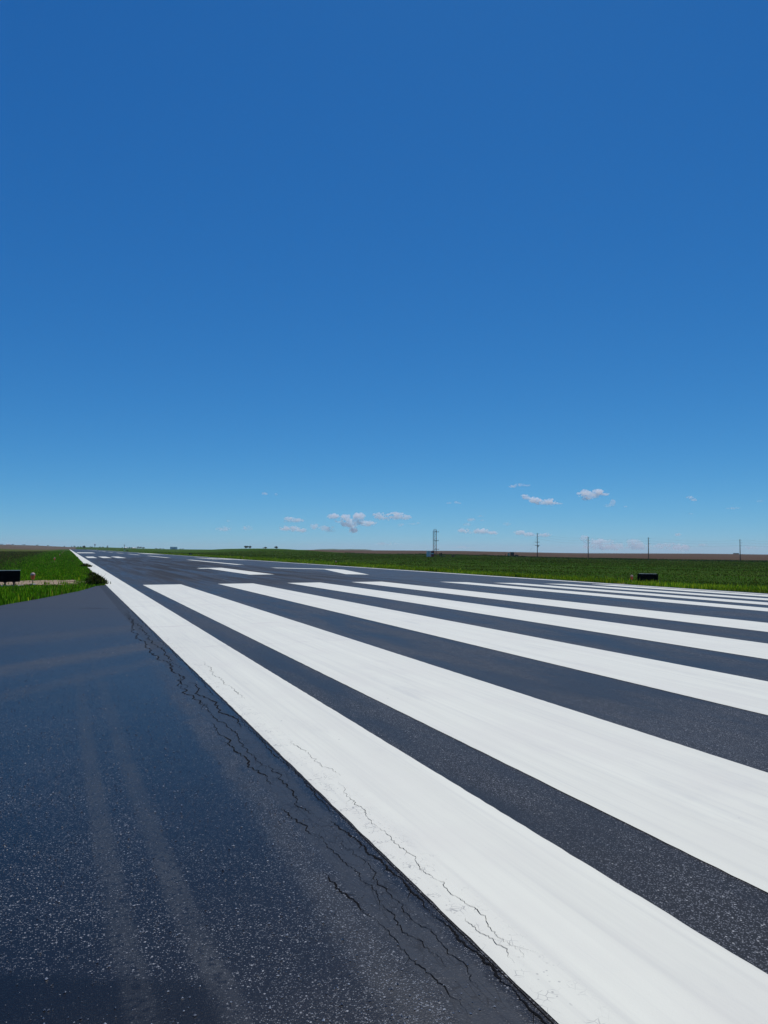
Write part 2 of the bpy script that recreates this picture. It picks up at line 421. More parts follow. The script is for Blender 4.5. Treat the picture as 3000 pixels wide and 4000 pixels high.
for k in range(12):
    strip_mesh('centreline_dash', XC-0.46, XC+0.46, yy0+k*61.0, yy0+k*61.0+36.6, 0.004, M_paint, runway, 0.003, 6)
TZ = 136.0
for s in (-1, 1):
    for k in range(3):
        a = 3.25+2.43*k
        x0, x1 = (a, a+1.5) if s < 0 else (2*XC-a-1.5, 2*XC-a)
        strip_mesh('touchdown_bar', x0, x1, TZ, TZ+23.5, 0.004, M_paint, runway, 0.003, 4)
    x0, x1 = (3.1, 8.9) if s < 0 else (2*XC-8.9, 2*XC-3.1)
    strip_mesh('aiming_point_bar', x0, x1, 268, 312, 0.004, M_paint, runway, 0.003, 6)

# taxiway: joins the runway from the left with a curved fillet
fil = [(XL+0.03, 36.2), (1.2, 35.3), (0.75, 32.8), (0.4, 31.2), (-0.25, 29.0), (-0.9, 26.9), (-1.8, 24.2), (-3.0, 21.5), (-5.0, 18.6), (-9, 15.2), (-16, 12.4), (-30, 10.5), (-70, 10)]
tv, tf = [], []
def fil_y(xv):
    xs = [p[0] for p in fil][::-1]; ys2 = [p[1] for p in fil][::-1]
    return float(np.interp(xv, xs, ys2))
txs = [-70, -45, -30, -22, -16, -12, -9, -7, -5, -4, -3, -2.4, -1.8, -1.3, -0.9, -0.5, -0.25, 0.1, 0.4, 0.75, 1.0, 1.2, 1.4, XL+0.03]
for xv in txs:
    for t in np.linspace(0, 1, 12): tv.append((xv, Y_START+(fil_y(xv)+random.uniform(-0.05, 0.05)-Y_START)*t, -0.004))
for i in range(len(txs)-1):
    for k in range(11): tf.append((i*12+k, (i+1)*12+k, (i+1)*12+k+1, i*12+k+1))
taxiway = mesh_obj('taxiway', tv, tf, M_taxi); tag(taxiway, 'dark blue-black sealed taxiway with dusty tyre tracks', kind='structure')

# cracks: jagged tapering slits in the pavement
def crack(pts, w, parent, dz, amp=0.02, sub=7, name='crack', side=(0.35, 1.3), branch=True):
    """jagged slit: midpoint displacement between the given points, uneven width, a few short side cracks"""
    P = [tuple(p) for p in pts]; w = w*(0.72 if parent is taxiway else 0.62)
    for lev in range(8):
        Q = [P[0]]
        for a, b in zip(P[:-1], P[1:]):
            L = math.hypot(b[0]-a[0], b[1]-a[1]); lim = 0.022*max(1.0, (a[1]+b[1])/7)
            if L > lim:
                d = max(-amp*1.3, min(amp*1.3, random.gauss(0, 0.16)*L))
                nx, ny = -(b[1]-a[1])/L, (b[0]-a[0])/L; t = random.uniform(0.35, 0.65)
                Q.append((a[0]+(b[0]-a[0])*t+nx*d, a[1]+(b[1]-a[1])*t+ny*d))
            Q.append(b)
        P = Q
    n = len(P); v, f = [], []; ww = w
    lo, hi = side
    for k, p in enumerate(P):
        a = P[max(0, k-1)]; b = P[min(n-1, k+1)]
        dx, dy = b[0]-a[0], b[1]-a[1]; L = math.hypot(dx, dy) or 1
        nx, ny = -dy/L, dx/L
        ww = min(hi*w, max(lo*w*0.5, ww*0.7+w*random.uniform(lo, hi)*0.3+random.gauss(0, 0.18)*w))
        q = ww*min(1, 0.15+5.0*min(k, n-1-k)/n)
        o = random.uniform(0.35, 0.65)
        v.append((p[0]+nx*q*o, p[1]+ny*q*o, dz)); v.append((p[0]-nx*q*(1-o), p[1]-ny*q*(1-o), dz))
    for k in range(n-1): f.append((2*k, 2*k+1, 2*k+3, 2*k+2))
    if branch and n > 20:
        for _ in range(max(1, n//28)):
            k = random.randrange(4, n-4); p = P[k]; s0 = random.choice((-1, 1)); ln = random.uniform(0.04, 0.14)*max(1, p[1]/6)
            q1 = (p[0]+s0*ln*0.35, p[1]-ln*random.uniform(0.2, 0.5)); q2 = (p[0]+s0*ln*random.uniform(0.3, 0.7), p[1]-ln)
            i = len(v); h = w*0.25
            v += [(p[0], p[1]-h, dz), (p[0], p[1]+h, dz), (q1[0], q1[1]-h*0.6, dz), (q1[0], q1[1]+h*0.6, dz), (q2[0], q2[1], dz)]
            f += [(i, i+1, i+3, i+2), (i+2, i+3, i+4)]
    return mesh_obj(name, v, f, M_crack, parent)
Zt, Zp = -0.0015, 0.0065
crack([(1.49, 20.7), (1.42, 18), (1.28, 15.1), (1.33, 13.8), (1.32, 12.2), (1.41, 10.7), (1.36, 9.1)], 0.03, taxiway, Zt, 0.02)
crack([(1.55, 21.2), (1.5, 17), (1.45, 14.5), (1.48, 12.3), (1.52, 10.6)], 0.022, taxiway, Zt, 0.02)
crack([(1.36, 10.1), (1.31, 9.2), (1.38, 8.6), (1.36, 7.9)], 0.022, taxiway, Zt, 0.03)
crack([(1.50, 9.6), (1.46, 8.9), (1.56, 8.2), (1.55, 7.6), (1.58, 7.0)], 0.022, taxiway, Zt, 0.02)
crack([(1.42, 8.5), (1.41, 7.6), (1.47, 7.0), (1.44, 6.3), (1.47, 5.6)], 0.012, taxiway, Zt, 0.012)
crack([(1.33, 7.3), (1.33, 6.9), (1.36, 6.5), (1.37, 6.1), (1.36, 5.75), (1.40, 5.6), (1.43, 5.2)], 0.016, taxiway, Zt, 0.012)
crack([(1.52, 5.7), (1.53, 5.45), (1.5, 5.1), (1.47, 4.8), (1.48, 4.5)], 0.012, taxiway, Zt, 0.012)
crack([(1.35, 4.75), (1.38, 4.23)], 0.012, taxiway, Zt, 0.012)
crack([(1.29, 3.73), (1.29, 3.61), (1.32, 3.4), (1.35, 3.18)], 0.014, taxiway, Zt, 0.008)
crack([(1.35, 3.18), (1.37, 2.95), (1.38, 2.7), (1.40, 2.4)], 0.006, taxiway, Zt, 0.006)
crack([(1.45, 4.3), (1.44, 3.9), (1.46, 3.5), (1.44, 3.1), (1.47, 2.7)], 0.006, taxiway, Zt, 0.008)
crack([(1.52, 4.1), (1.55, 3.7), (1.52, 3.3), (1.54, 2.9), (1.52, 2.5)], 0.007, taxiway, Zt, 0.01)
crack([(1.57, 4.4), (1.58, 4.28), (1.60, 4.11), (1.615, 3.79), (1.63, 3.6), (1.635, 3.39), (1.62, 3.1)], 0.016, taxiway, Zt, 0.006)
crack([(1.61, 3.1), (1.635, 2.91), (1.635, 2.66), (1.64, 2.46), (1.63, 2.1)], 0.016, taxiway, Zt, 0.006)
crack([(1.635, 7.6), (1.64, 6.6), (1.63, 5.9), (1.64, 5.0), (1.635, 4.4)], 0.010, taxiway, Zt, 0.006)
crack([(1.64, 33), (1.63, 25), (1.64, 18), (1.635, 12), (1.64, 7.6)], 0.012, taxiway, Zt, 0.008, 12)
crack([(0.29, 22.49), (0.7, 22.3), (1.05, 22.1), (1.48, 21.61)], 0.07, taxiway, Zt, 0.03)
crack([(-2.5, 23.2), (-1.2, 23.0), (-0.3, 22.7), (0.29, 22.49)], 0.03, taxiway, Zt, 0.03)
crack([(1.87, 5.07), (1.80, 4.35), (1.81, 4.08), (1.80, 3.66), (1.79, 3.42), (1.82, 3.36), (1.80, 3.29), (1.83, 3.07), (1.80, 2.84), (1.80, 2.62)], 0.0045, runway, Zp, 0.008, 9, side=(0.2, 1.5))
crack([(1.92, 11.2), (1.86, 9.9), (1.9, 9.0), (1.88, 8.2)], 0.007, runway, Zp, 0.014, 9, side=(0.1, 1.3))
crack([(1.86, 6.4), (1.9, 5.9), (1.88, 5.5), (1.93, 5.2)], 0.005, runway, Zp, 0.012, 9, side=(0.1, 1.3))
crack([(1.74, 3.0), (1.76, 2.8), (1.74, 2.6)], 0.004, runway, Zp, 0.008, 7)
# thin dark tar drips along the paint in the second and third gaps
crack([(6.95, 30), (6.86, 22), (6.93, 16), (6.88, 11), (6.92, 7), (6.9, 4.5)], 0.035, runway, 0.003, 0.02, 16, side=(0.0, 1.4))
crack([(7.05, 34), (7.0, 24), (7.06, 13), (7.02, 9), (7.1, 6)], 0.02, runway, 0.003, 0.03, 16, side=(0.0, 1.4))

# loose pale chips of aggregate on the sealcoat
def chips():
    n = 20000
    y = 2.4+(rng.random(n)**1.7)*15; x = rng.uniform(-1.2, 1.58, n)
    dens = 0.5+0.5*np.sin(x*5.1+y*1.3+1)*np.sin(y*2.3-x*2)
    tr = np.minimum(abs(x-(0.14+0.45/y)), abs(x-(0.38+0.62/y)))
    keep = (rng.random(n) < 0.35+0.65*dens) & ((tr > 0.06) | (rng.random(n) < 0.3)) & ((abs(x-1.47) > 0.13) | (rng.random(n) < 0.25))
    x, y = x[keep], y[keep]; n = len(x)
    r = rng.lognormal(-5.88, 0.42, n).clip(0.0012, 0.007)
    o = np.array([(1, 0, 0), (0, 1, 0), (-1, 0, 0), (0, -1, 0), (0, 0, 0.8), (0, 0, -0.6)], float)
    V = o[None]*r[:, None, None]*rng.uniform(0.6, 1.3, (n, 6, 1))
    a = rng.uniform(0, 6.28, n); ca, sa = np.cos(a)[:, None], np.sin(a)[:, None]
    X = V[:, :, 0]*ca-V[:, :, 1]*sa+x[:, None]; Y = V[:, :, 0]*sa+V[:, :, 1]*ca+y[:, None]; Z = V[:, :, 2]-0.004+r[:, None]*0.35
    Fc = np.array([(0, 1, 4), (1, 2, 4), (2, 3, 4), (3, 0, 4), (1, 0, 5), (2, 1, 5), (3, 2, 5), (0, 3, 5)])
    FF = (Fc[None]+(np.arange(n)*6)[:, None, None]).reshape(-1, 3)
    m = Mat('aggregate_chip', 0.35, 0.6); d, rnd = m.voro(60)
    m.color(m.mix((0.10, 0.105, 0.115), (0.50, 0.50, 0.49), rnd.ramp(0.45, 1.0)))
    ob = mesh_obj('loose_chippings', np.stack([X, Y, Z], 2).reshape(-1, 3), FF, m.m)
    tag(ob, 'tiny pale stone chips scattered over the dark sealed taxiway', 'gravel', kind='stuff')
chips()

# bare dirt patches beside the edge lights
M_dirt = ground_mat('bare_dirt', (0.33, 0.25, 0.17), (0.42, 0.33, 0.24), (0.22, 0.16, 0.10), 0.8, 6.0)
def dirt(cx, cy, rx, ry, label, dz=0.035):
    n = 40; pts = []
    for k in range(n):
        t = 2*math.pi*k/n; q = 1+0.22*math.sin(3*t+cx)+0.14*math.sin(7*t+cy)+random.uniform(-0.08, 0.08)
        pts.append((cx+rx*q*math.cos(t), cy+ry*q*math.sin(t)))
    v = [(cx, cy, float(zg(cx, cy))+dz)]+[(p[0], p[1], float(zg(*p))+dz) for p in pts]
    o = mesh_obj('dirt_patch', v, [(0, 1+k, 1+(k+1) % n) for k in range(n)], M_dirt); tag(o, label, kind='structure')
dirt(-1.9, 40.4, 3.0, 2.5, 'bare sandy strip of soil under the first edge light')
dirt(-2.0, 99.5, 1.3, 1.2, 'small bare soil patch round the second edge light')
dirt(35.6, 38.6, 1.5, 0.9, 'bare sandy soil beside the far runway edge light')
dirt(34.6, 43.0, 0.5, 1.2, 'narrow sandy strip along the far pavement edge')

# ------------------------------------------------------------------ grass
def leaf_mat(name, trans=0.35):
    m = bpy.data.materials.new(name); m.use_nodes = True; nt = m.node_tree; nt.nodes.clear()
    out = nt.nodes.new('ShaderNodeOutputMaterial'); mx = nt.nodes.new('ShaderNodeMixShader')
    d = nt.nodes.new('ShaderNodeBsdfDiffuse'); t = nt.nodes.new('ShaderNodeBsdfTranslucent')
    a = nt.nodes.new('ShaderNodeAttribute'); a.attribute_name = 'tint'
    nt.links.new(a.outputs['Color'], d.inputs['Color']); nt.links.new(a.outputs['Color'], t.inputs['Color'])
    mx.inputs[0].default_value = trans
    nt.links.new(d.outputs[0], mx.inputs[1]); nt.links.new(t.outputs[0], mx.inputs[2]); nt.links.new(mx.outputs[0], out.inputs['Surface'])
    return m
M_blade = leaf_mat('grass_blade')
def blades(name, x, y, z, h, w, cols, label, mat=None, lean=0.35, cat='grass', parent=None, kind='stuff'):
    n = len(x); a = rng.uniform(0, 6.283, n); la = rng.uniform(0, 6.283, n); ln = rng.uniform(0, lean, n)*h
    ax, ay = np.cos(a)*w/2, np.sin(a)*w/2
    tx, ty = x+np.cos(la)*ln, y+np.sin(la)*ln
    mxx, myy = x+np.cos(la)*ln*0.35, y+np.sin(la)*ln*0.35
    V = np.empty((n, 5, 3))
    V[:, 0] = np.stack([x-ax, y-ay, z-0.03], 1); V[:, 1] = np.stack([x+ax, y+ay, z-0.03], 1)
    V[:, 2] = np.stack([mxx+ax*0.8, myy+ay*0.8, z+h*0.6], 1); V[:, 3] = np.stack([mxx-ax*0.8, myy-ay*0.8, z+h*0.6], 1)
    V[:, 4] = np.stack([tx, ty, z+h*0.95], 1)
    me = bpy.data.meshes.new(name)
    me.vertices.add(n*5); me.vertices.foreach_set('co', V.ravel())
    base = (np.arange(n)*5)[:, None]
    loops = np.concatenate([base+np.array([[0, 1, 2, 3]]), base+np.array([[3, 2, 4]])], 1).ravel()
    me.loops.add(n*7); me.loops.foreach_set('vertex_index', loops.astype(np.int32))
    me.polygons.add(n*2)
    st = np.stack([np.arange(n)*7, np.arange(n)*7+4], 1).ravel()
    me.polygons.foreach_set('loop_start', st.astype(np.int32))
    me.update(calc_edges=True); me.validate()
    at = me.color_attributes.new('tint', 'FLOAT_COLOR', 'POINT')
    c = np.ones((n, 5, 4)); c[:, :, :3] = cols[:, None, :]
    at.data.foreach_set('color', c.ravel())
    me.materials.append(mat or M_blade)
    o = bpy.data.objects.new(name, me); COL.objects.link(o)
    if parent: o.parent = parent
    if kind: tag(o, label, cat, kind=kind)
    return o
def palette(n, cs, ws, var=0.25):
    cs = np.array(cs, float); k = rng.choice(len(cs), n, p=np.array(ws)/sum(ws))
    return np.clip(cs[k]*(1+rng.normal(0, var, (n, 1))), 0.003, 0.5)
G_D, G_M, G_L, G_Y, G_B = (0.026, 0.085, 0.006), (0.055, 0.17, 0.009), (0.11, 0.27, 0.013), (0.26, 0.34, 0.02), (0.14, 0.115, 0.04)
def clump(x, y, s=0.8, seed=0.0):
    return 0.5+0.25*np.sin(x*s*2.1+seed)*np.cos(y*s*1.7+seed)+0.25*np.sin(x*s*5.3+y*s*3.1+seed*2)
def left_grass():
    # verge inside the fillet and along the runway, near part
    n = 70000
    y = rng.uniform(20, 62, n); x = rng.uniform(-7.5, 1.62, n)
    ok = (x > -0.095*y-0.5) & (y > np.array([fil_y(v) for v in x])+0.02+0.10*np.sin(x*7)) & (x < 1.64+0.04*np.sin(y*3))
    inb = ((x+1.9)/3.0)**2+((y-40.4)/2.5)**2
    ok &= (inb > 1.0+0.25*np.sin(x*9)) | (rng.random(n) < 0.03)
    x, y = x[ok], y[ok]; n = len(x)
    c = clump(x, y, 1.3); edge = np.clip((1.7-x)/1.0, 0, 1)
    h = (0.10+0.16*c)*np.where(y < 33.5, 1.0, np.where(y < 38, 0.42, 0.8))*rng.uniform(0.6, 1.4, n)
    cols = palette(n, [G_D, G_M, G_L, G_Y, G_B], [2, 4, 3, 0.8, 0.35])*(0.55+0.9*clump(x, y, 2.2, 4.0))[:, None]
    br = rng.random(n) < (1-edge)*0.5
    cols[br] = palette(int(br.sum()), [G_B, (0.05, 0.055, 0.015)], [1, 1.5])
    cols *= np.array([1.6, 1.45, 1.0])
    blades('verge_grass', x, y, zg(x, y), h, rng.uniform(0.015, 0.035, n), cols, 'lush green grass verge between the taxiway and the runway edge')
    n = 60000
    y = 62+(rng.random(n)**1.8)*360; x = rng.uniform(0, 1, n); x = 1.58-(x**1.2)*(0.10*y+4)
    h = rng.uniform(0.06, 0.2, n); d = 1.6-x
    cols = palette(n, [G_D, G_M, G_L, G_B], [2, 4, 3, 0.8])*np.array([1.55, 1.4, 1.0])
    br = rng.random(n) < np.clip((d-4.2-0.012*y)/5, 0, 0.85)
    cols[br] = palette(int(br.sum()), [G_B, (0.06, 0.07, 0.018), (0.12, 0.09, 0.045)], [1, 1.5, 0.6])
    blades('field_grass', x, y, zg(x, y), h*np.clip(y/80, 1, 1.6), 0.03*np.clip(y/60, 1, 6), cols, 'green and brownish field grass along the runway edge lights')
left_grass()
def right_grass():
    # tall bright strip along the far pavement edge
    n = 80000
    y = 18+(rng.random(n)**1.5)*320; x = XR+0.0+rng.gamma(1.6, 0.9, n)*np.clip(y/60, 1, 2.5)
    bare = (((x-35.4)/1.5)**2+((y-38.6)/0.9)**2 < 1.0) & (rng.random(n) > 0.08)
    x, y = x[~bare], y[~bare]; n = len(x); c = clump(x, y, 0.25)
    h = (0.14+0.22*c)*rng.uniform(0.6, 1.4, n)
    cols = palette(n, [G_D, G_M, (0.14, 0.25, 0.015), G_Y], [1.0, 2.5, 4, 3])*(0.8+1.1*clump(x, y, 0.16, 3.0))[:, None]*np.array([1.15, 1.0, 0.9])
    blades('verge_grass', x, y, zg(x, y), h, 0.035*np.clip(y/50, 1, 4), cols, 'tall bright green grass strip along the far runway edge')
    n = 170000
    a = rng.uniform(math.radians(6), math.radians(53.5), n); r = 40+(rng.random(n)**1.55)*420
    x, y = r*np.sin(a), r*np.cos(a); ok = x > XR+2.2; x, y, r = x[ok], y[ok], r[ok]; n = len(x)
    c = clump(x, y, 0.05, 2.0)*0.6+clump(x, y, 0.4)*0.4
    h = (0.05+0.05*c)*rng.uniform(0.5, 1.5, n)*np.clip(r/150, 1, 1.5)
    cols = palette(n, [(0.03, 0.07, 0.008), (0.05, 0.10, 0.01), (0.085, 0.09, 0.018), (0.14, 0.15, 0.03)], [4, 2.5, 2.5, 0.5])*(0.9+0.7*np.clip((r-150)/200, 0, 1)*0.6+0.9*(clump(x, y, 0.09, 5.0)-0.5))[:, None]*np.array([1.15, 1.0, 0.8])
    li = rng.random(n) < np.clip((c-0.62)*2.5, 0, 0.5)
    cols[li] = palette(int(li.sum()), [G_L, G_M], [1, 1])
    fl = rng.random(n) < 0.003
    cols[fl] = np.array([0.26, 0.27, 0.12]); h[fl] *= 1.2
    blades('field_grass', x, y, zg(x, y), h, 0.05*np.clip(r/60, 1, 6), cols, 'dark green field grass between the runway and the power poles')
right_grass()
def weedy_edge():
    # rough dark weeds on the field margin below the poles
    n = 9000
    px = rng.uniform(1350, 3300, n); r = np.interp(px, T[:, 0], T[:, 1])-rng.gamma(1.5, 6, n)
    a = YAW+np.arctan((px-1500)/F_PX); x, y = r*np.sin(a), r*np.cos(a)
    h = rng.uniform(0.25, 0.9, n)*(0.4+0.9*clump(x, y, 0.04, 1.0))
    blades('margin_weeds', x, y, zg(x, y), h, rng.uniform(0.15, 0.5, n), palette(n, [G_D, (0.03, 0.05, 0.015), (0.12, 0.11, 0.06)], [3, 2, 0.7]),
           'ragged dark weeds on the margin of the ploughed field', lean=0.8)
weedy_edge()

# weeds leaning over the runway edge line
def weed(x, y, sp, hh, n, label, dry):
    e = empty('weed_clump', (x, y, float(zg(x, y)))); tag(e, label, 'weed')
    mb = MB()
    for k in range(12):
        t = random.uniform(0, 6.28); d = random.uniform(0.3, 1)*sp; mb.tube((0, 0, -0.02), (d*math.cos(t), d*math.sin(t), hh*random.uniform(0.6, 1.1)), 0.008, 0.003, 4)
    mb.build('stem', M_stem, e)
    q = rng.normal(0, 0.42, (n, 2))*sp; zz = rng.uniform(0, 0.75, n)*hh*np.exp(-(q**2).sum(1)/(sp*sp)*0.8)
    cols = palette(n, [(0.022, 0.04, 0.008), (0.045, 0.075, 0.012), (0.07, 0.055, 0.025), (0.1, 0.13, 0.02)], [3, 2, dry, 0.7])
    blades('foliage', q[:, 0], q[:, 1], zz, rng.uniform(0.05, 0.14, n), rng.uniform(0.02, 0.05, n), cols, None, lean=1.2, parent=e, kind=None)
M_stem = plain('weed_stem', (0.07, 0.055, 0.025), 0.8)
weed(1.32, 37.3, 0.42, 0.55, 1700, 'dark bushy weed leaning over the white edge line at the taxiway corner', 1.6)
weed(1.30, 40.2, 0.40, 0.42, 800, 'brownish weed on the pavement edge just beyond the corner bush', 3.0)
weed(1.42, 46.5, 0.35, 0.35, 500, 'low brown weed tuft against the white edge line before the second light', 3.0)
weed(1.52, 71.0, 0.55, 0.42, 500, 'small dark weed overlapping the white edge line far down the runway', 2.5)

# ------------------------------------------------------------------ airfield furniture
M_black = plain('black_sign_back', (0.003, 0.003, 0.004), 0.85, 0.1)
M_lit_top = plain('sign_lit_top', (0.42, 0.44, 0.46), 0.4, 0.5)  # pale tone paints the sunlit look of the sign box's top face
M_conc = plain('concrete', (0.34, 0.33, 0.31), 0.85, 0.3)
M_dark = plain('dark_steel', (0.02, 0.02, 0.021), 0.5, 0.5)
M_steel = plain('galvanised_steel', (0.30, 0.31, 0.32), 0.45, 0.5, metal=0.3)
M_orange = plain('orange_paint', (0.75, 0.16, 0.04), 0.45, 0.5, var=0.1)
M_yellow = plain('faded_yellow_paint', (0.55, 0.40, 0.12), 0.6, 0.4)
M_glass = Mat('lens_glass', 0.12, 0.6).color((0.72, 0.42, 0.34)).m
M_red = plain('red_paint', (0.26, 0.022, 0.018), 0.5, 0.5, var=0.2)
M_white = plain('white_gloss', (0.74, 0.74, 0.72), 0.45, 0.5, var=0.06)
M_mastw = plain('backlit_white', (0.16, 0.13, 0.12), 0.6, 0.3)  # white mast bands, backlit shade put into the colour
M_grey = plain('pale_grey_cabinet', (0.85, 0.80, 0.72), 0.5, 0.4, var=0.08)
M_greyd = plain('cabinet_door_gap', (0.05, 0.05, 0.055), 0.7, 0.3)
M_wood = plain('tarred_wood', (0.05, 0.035, 0.027), 0.8, 0.3)
M_insul = plain('insulator', (0.22, 0.20, 0.19), 0.3, 0.5)
M_wire = plain('conductor_wire', (0.13, 0.13, 0.14), 0.5, 0.4)
M_beige = plain('beige_box', (0.42, 0.37, 0.29), 0.6, 0.4)
M_brown = plain('brown_box', (0.12, 0.07, 0.05), 0.7, 0.3)
M_green = plain('dark_green_box', (0.014, 0.022, 0.016), 0.6, 0.4)

def guidance_sign(loc, rz, w, h, gap, legs, label, bulge=0.0):
    e = empty('guidance_sign', loc, rz); tag(e, label, 'airfield sign', 'airfield signs seen from behind')
    d = 0.28
    if bulge:   # cabinet with rounded ends
        pr = []
        for k in range(9):
            t = -math.pi/2+math.pi*k/8; pr.append((w/2-bulge+bulge*math.cos(t), d/2*math.sin(t)))
        for k in range(9):
            t = math.pi/2+math.pi*k/8; pr.append((-w/2+bulge+bulge*math.cos(t), d/2*math.sin(t)))
        n = len(pr); v = [(p[0], p[1], gap) for p in pr]+[(p[0]*1.0, p[1], gap+h) for p in pr]
        mesh_obj('panel', v, [(k, (k+1) % n, n+(k+1) % n, n+k) for k in range(n)]+[tuple(range(n-1, -1, -1)), tuple(range(n, 2*n))], M_black, e)
        MB().box((0, 0, gap+h+0.012), (w-2*bulge, d*0.75, 0.02), 0.006).build('lit_top', M_lit_top, e.children[0])
    else:
        pn = MB().box((0, 0, gap+h/2), (w, d, h), 0.012).build('panel', M_black, e)
        MB().box((0, 0, gap+h+0.011), (w+0.01, d*0.8, 0.018), 0.005).build('lit_top', M_lit_top, pn)
    for x in legs:
        mb = MB().box((x, 0, gap/2), (0.075, 0.075, gap), 0.008).box((x, 0, 0.012), (0.19, 0.16, 0.024), 0.006).box((x, 0, gap-0.02), (0.14, 0.1, 0.03), 0.006)
        mb.build('leg', M_dark, e)
    MB().box((0, 0, -0.035), (w+0.3, 0.7, 0.09), 0.02).build('base_slab', M_conc, e)
    return e
def gpt(x, y, dz=0.0): return (x, y, float(zg(x, y))+dz)
guidance_sign(gpt(-3.20, 38.05, 0.035), math.radians(2), 2.35, 0.52, 0.17, (0.92, 0.55, -0.2, -0.75), 'black backed airfield sign on short legs by the sandy strip')
guidance_sign(gpt(39.1, 40.9, 0.02), math.radians(-42), 1.45, 0.54, 0.06, (0.7, -0.7), 'wide black sign with rounded ends in the grass beside an orange light', 0.12)
# distance sign with a pale mark further down the far side
def far_sign(px, r, wpx, hpx, label, mark):
    p = spot(px, r); k = mpp(px, r); e = empty('distance_sign', p, -(YAW+math.atan((px-1500)/F_PX))); tag(e, label, 'airfield sign', 'airfield signs seen from behind')
    w, h = wpx*k, hpx*k
    MB().box((0, 0, h*0.6), (w, 0.3, h*0.8), 0.03).build('panel', M_black, e)
    for s in (-1, 1): MB().box((s*w*0.3, 0, h*0.1), (0.1, 0.1, h*0.22)).build('leg', M_dark, e)
    if mark:
        MB().box((0.08*w, -0.165, h*0.62), (w*0.2, 0.02, h*0.34), 0.006).build('pale_mark', M_white, e)
far_sign(747, 250, 12, 9, 'small black distance sign with a pale mark beside the far runway edge', True)
far_sign(500, 520, 7, 5, 'tiny dark sign low in the grass near the white based pole', False)
far_sign(52, 190, 7, 5, 'small dark marker box alone in the grass field left of the edge lights', False)

def edge_light():
    e = empty('runway_edge_light', (0, 0, 0)); tag(e, 'x', 'edge light', 'edge lights along the runway')
    MB().lathe((0, 0, -0.03), [(0.16, 0), (0.16, 0.05), (0.06, 0.07)], 12).build('base_plate', M_steel, e)
    MB().tube((0, 0, 0.03), (0, 0, 0.32), 0.022, 0.026, 8).build('stem', M_yellow, e)
    MB().lathe((0, 0, 0.30), [(0.04, -0.06), (0.085, -0.02), (0.095, 0.10), (0.105, 0.11), (0.105, 0.15)], 12).build('collar', M_orange, e, True)
    MB().lathe((0, 0, 0.45), [(0.10, 0), (0.10, 0.04), (0.08, 0.08), (0.045, 0.11), (0.008, 0.12)], 14).build('lens', M_glass, e, True)
    return e
el = edge_light()
first = True
lt = ['orange collared runway edge light on the sandy strip beside the black sign', 'edge light on its own small bare patch, second along the near runway edge',
      'third light along the near runway edge in the grass', 'distant pale light along the near runway edge']
for i in range(6):
    o = el if i == 0 else copy_tree(el)
    o.location = gpt(-1.5-0.0*i, 38.4+61.0*i, 0.03 if i < 2 else 0.0); o['label'] = lt[min(i, 3)]
rt = ['orange runway edge light beside the wide black sign across the runway']+['small edge light in the grass along the far runway edge']*5
for i in range(5):
    o = copy_tree(el); o.location = gpt(36.3, 39.5+61.0*i, 0.03 if i == 0 else 0.0); o['label'] = rt[i]

# ---- glide slope mast with its shelter
TP = spot(1700, 282); kt = mpp(1700, 282)
face = -(YAW+math.atan(200/F_PX))
e = empty('antenna_tower', TP, face); tag(e, 'slim red and white lattice antenna mast beside a grey equipment shelter', 'antenna tower')
H = 106*kt; hw = 0.48
legs = [(-hw, -0.35), (hw, -0.35), (-hw, 0.35), (hw, 0.35)]
NB = 7
for (lx, ly) in legs:
    for b in range(NB):
        MB().tube((lx, ly, H*b/NB), (lx, ly, H*(b+1)/NB), 0.11, 0.11, 6).build('leg', M_red if b % 2 == 0 else M_mastw, e)
NC = 16
for b in range(NC):
    z0, z1 = H*b/NC, H*(b+1)/NC; mt = M_red if int(b*NB/NC) % 2 == 0 else M_mastw
    for ly in (-0.35, 0.35):
        s = 1 if b % 2 else -1
        MB().tube((s*hw, ly, z0), (-s*hw, ly, z1), 0.032, 0.032, 5).build('brace', mt, e)
    for lx in (-hw, hw):
        s = 1 if b % 2 else -1
        MB().tube((lx, -0.35*s, z0), (lx, 0.35*s, z1), 0.032, 0.032, 5).build('brace', mt, e)
    MB().tube((-hw, -0.35, z1), (hw, -0.35, z1), 0.035, 0.035, 5).build('rung', mt, e)
for zf in (0.28, 0.60, 0.92):
    mb = MB().box((0.35, -0.5, H*zf), (1.9, 0.12, 0.10), 0.02)
    for q in (-0.5, 0.1, 0.7, 1.2): mb.box((q, -0.62, H*zf), (0.12, 0.16, 0.42), 0.02)
    mb.tube((1.2, -0.5, H*zf-0.3), (1.5, -0.5, H*zf+0.3), 0.03, 0.03, 5)
    mb.build('antenna_array', M_red if zf < 0.5 else M_dark, e)
mb = MB()
for s in (-0.2, 0.2): mb.tube((-hw-0.35+s, -0.45, 0.2), (-hw-0.35+s, -0.45, H*0.95), 0.02, 0.02, 5)
for k in range(36): mb.tube((-hw-0.55, -0.45, 0.3+k*H*0.026), (-hw-0.15, -0.45, 0.3+k*H*0.026), 0.014, 0.014, 4)
mb.build('ladder', M_dark, e)
for sx, hh in ((-0.3, 0.4), (0.1, 0.55), (0.4, 0.35)): MB().tube((sx, 0, H-0.1), (sx, 0, H+hh), 0.03, 0.02, 5).build('obstruction_light', M_red, e)

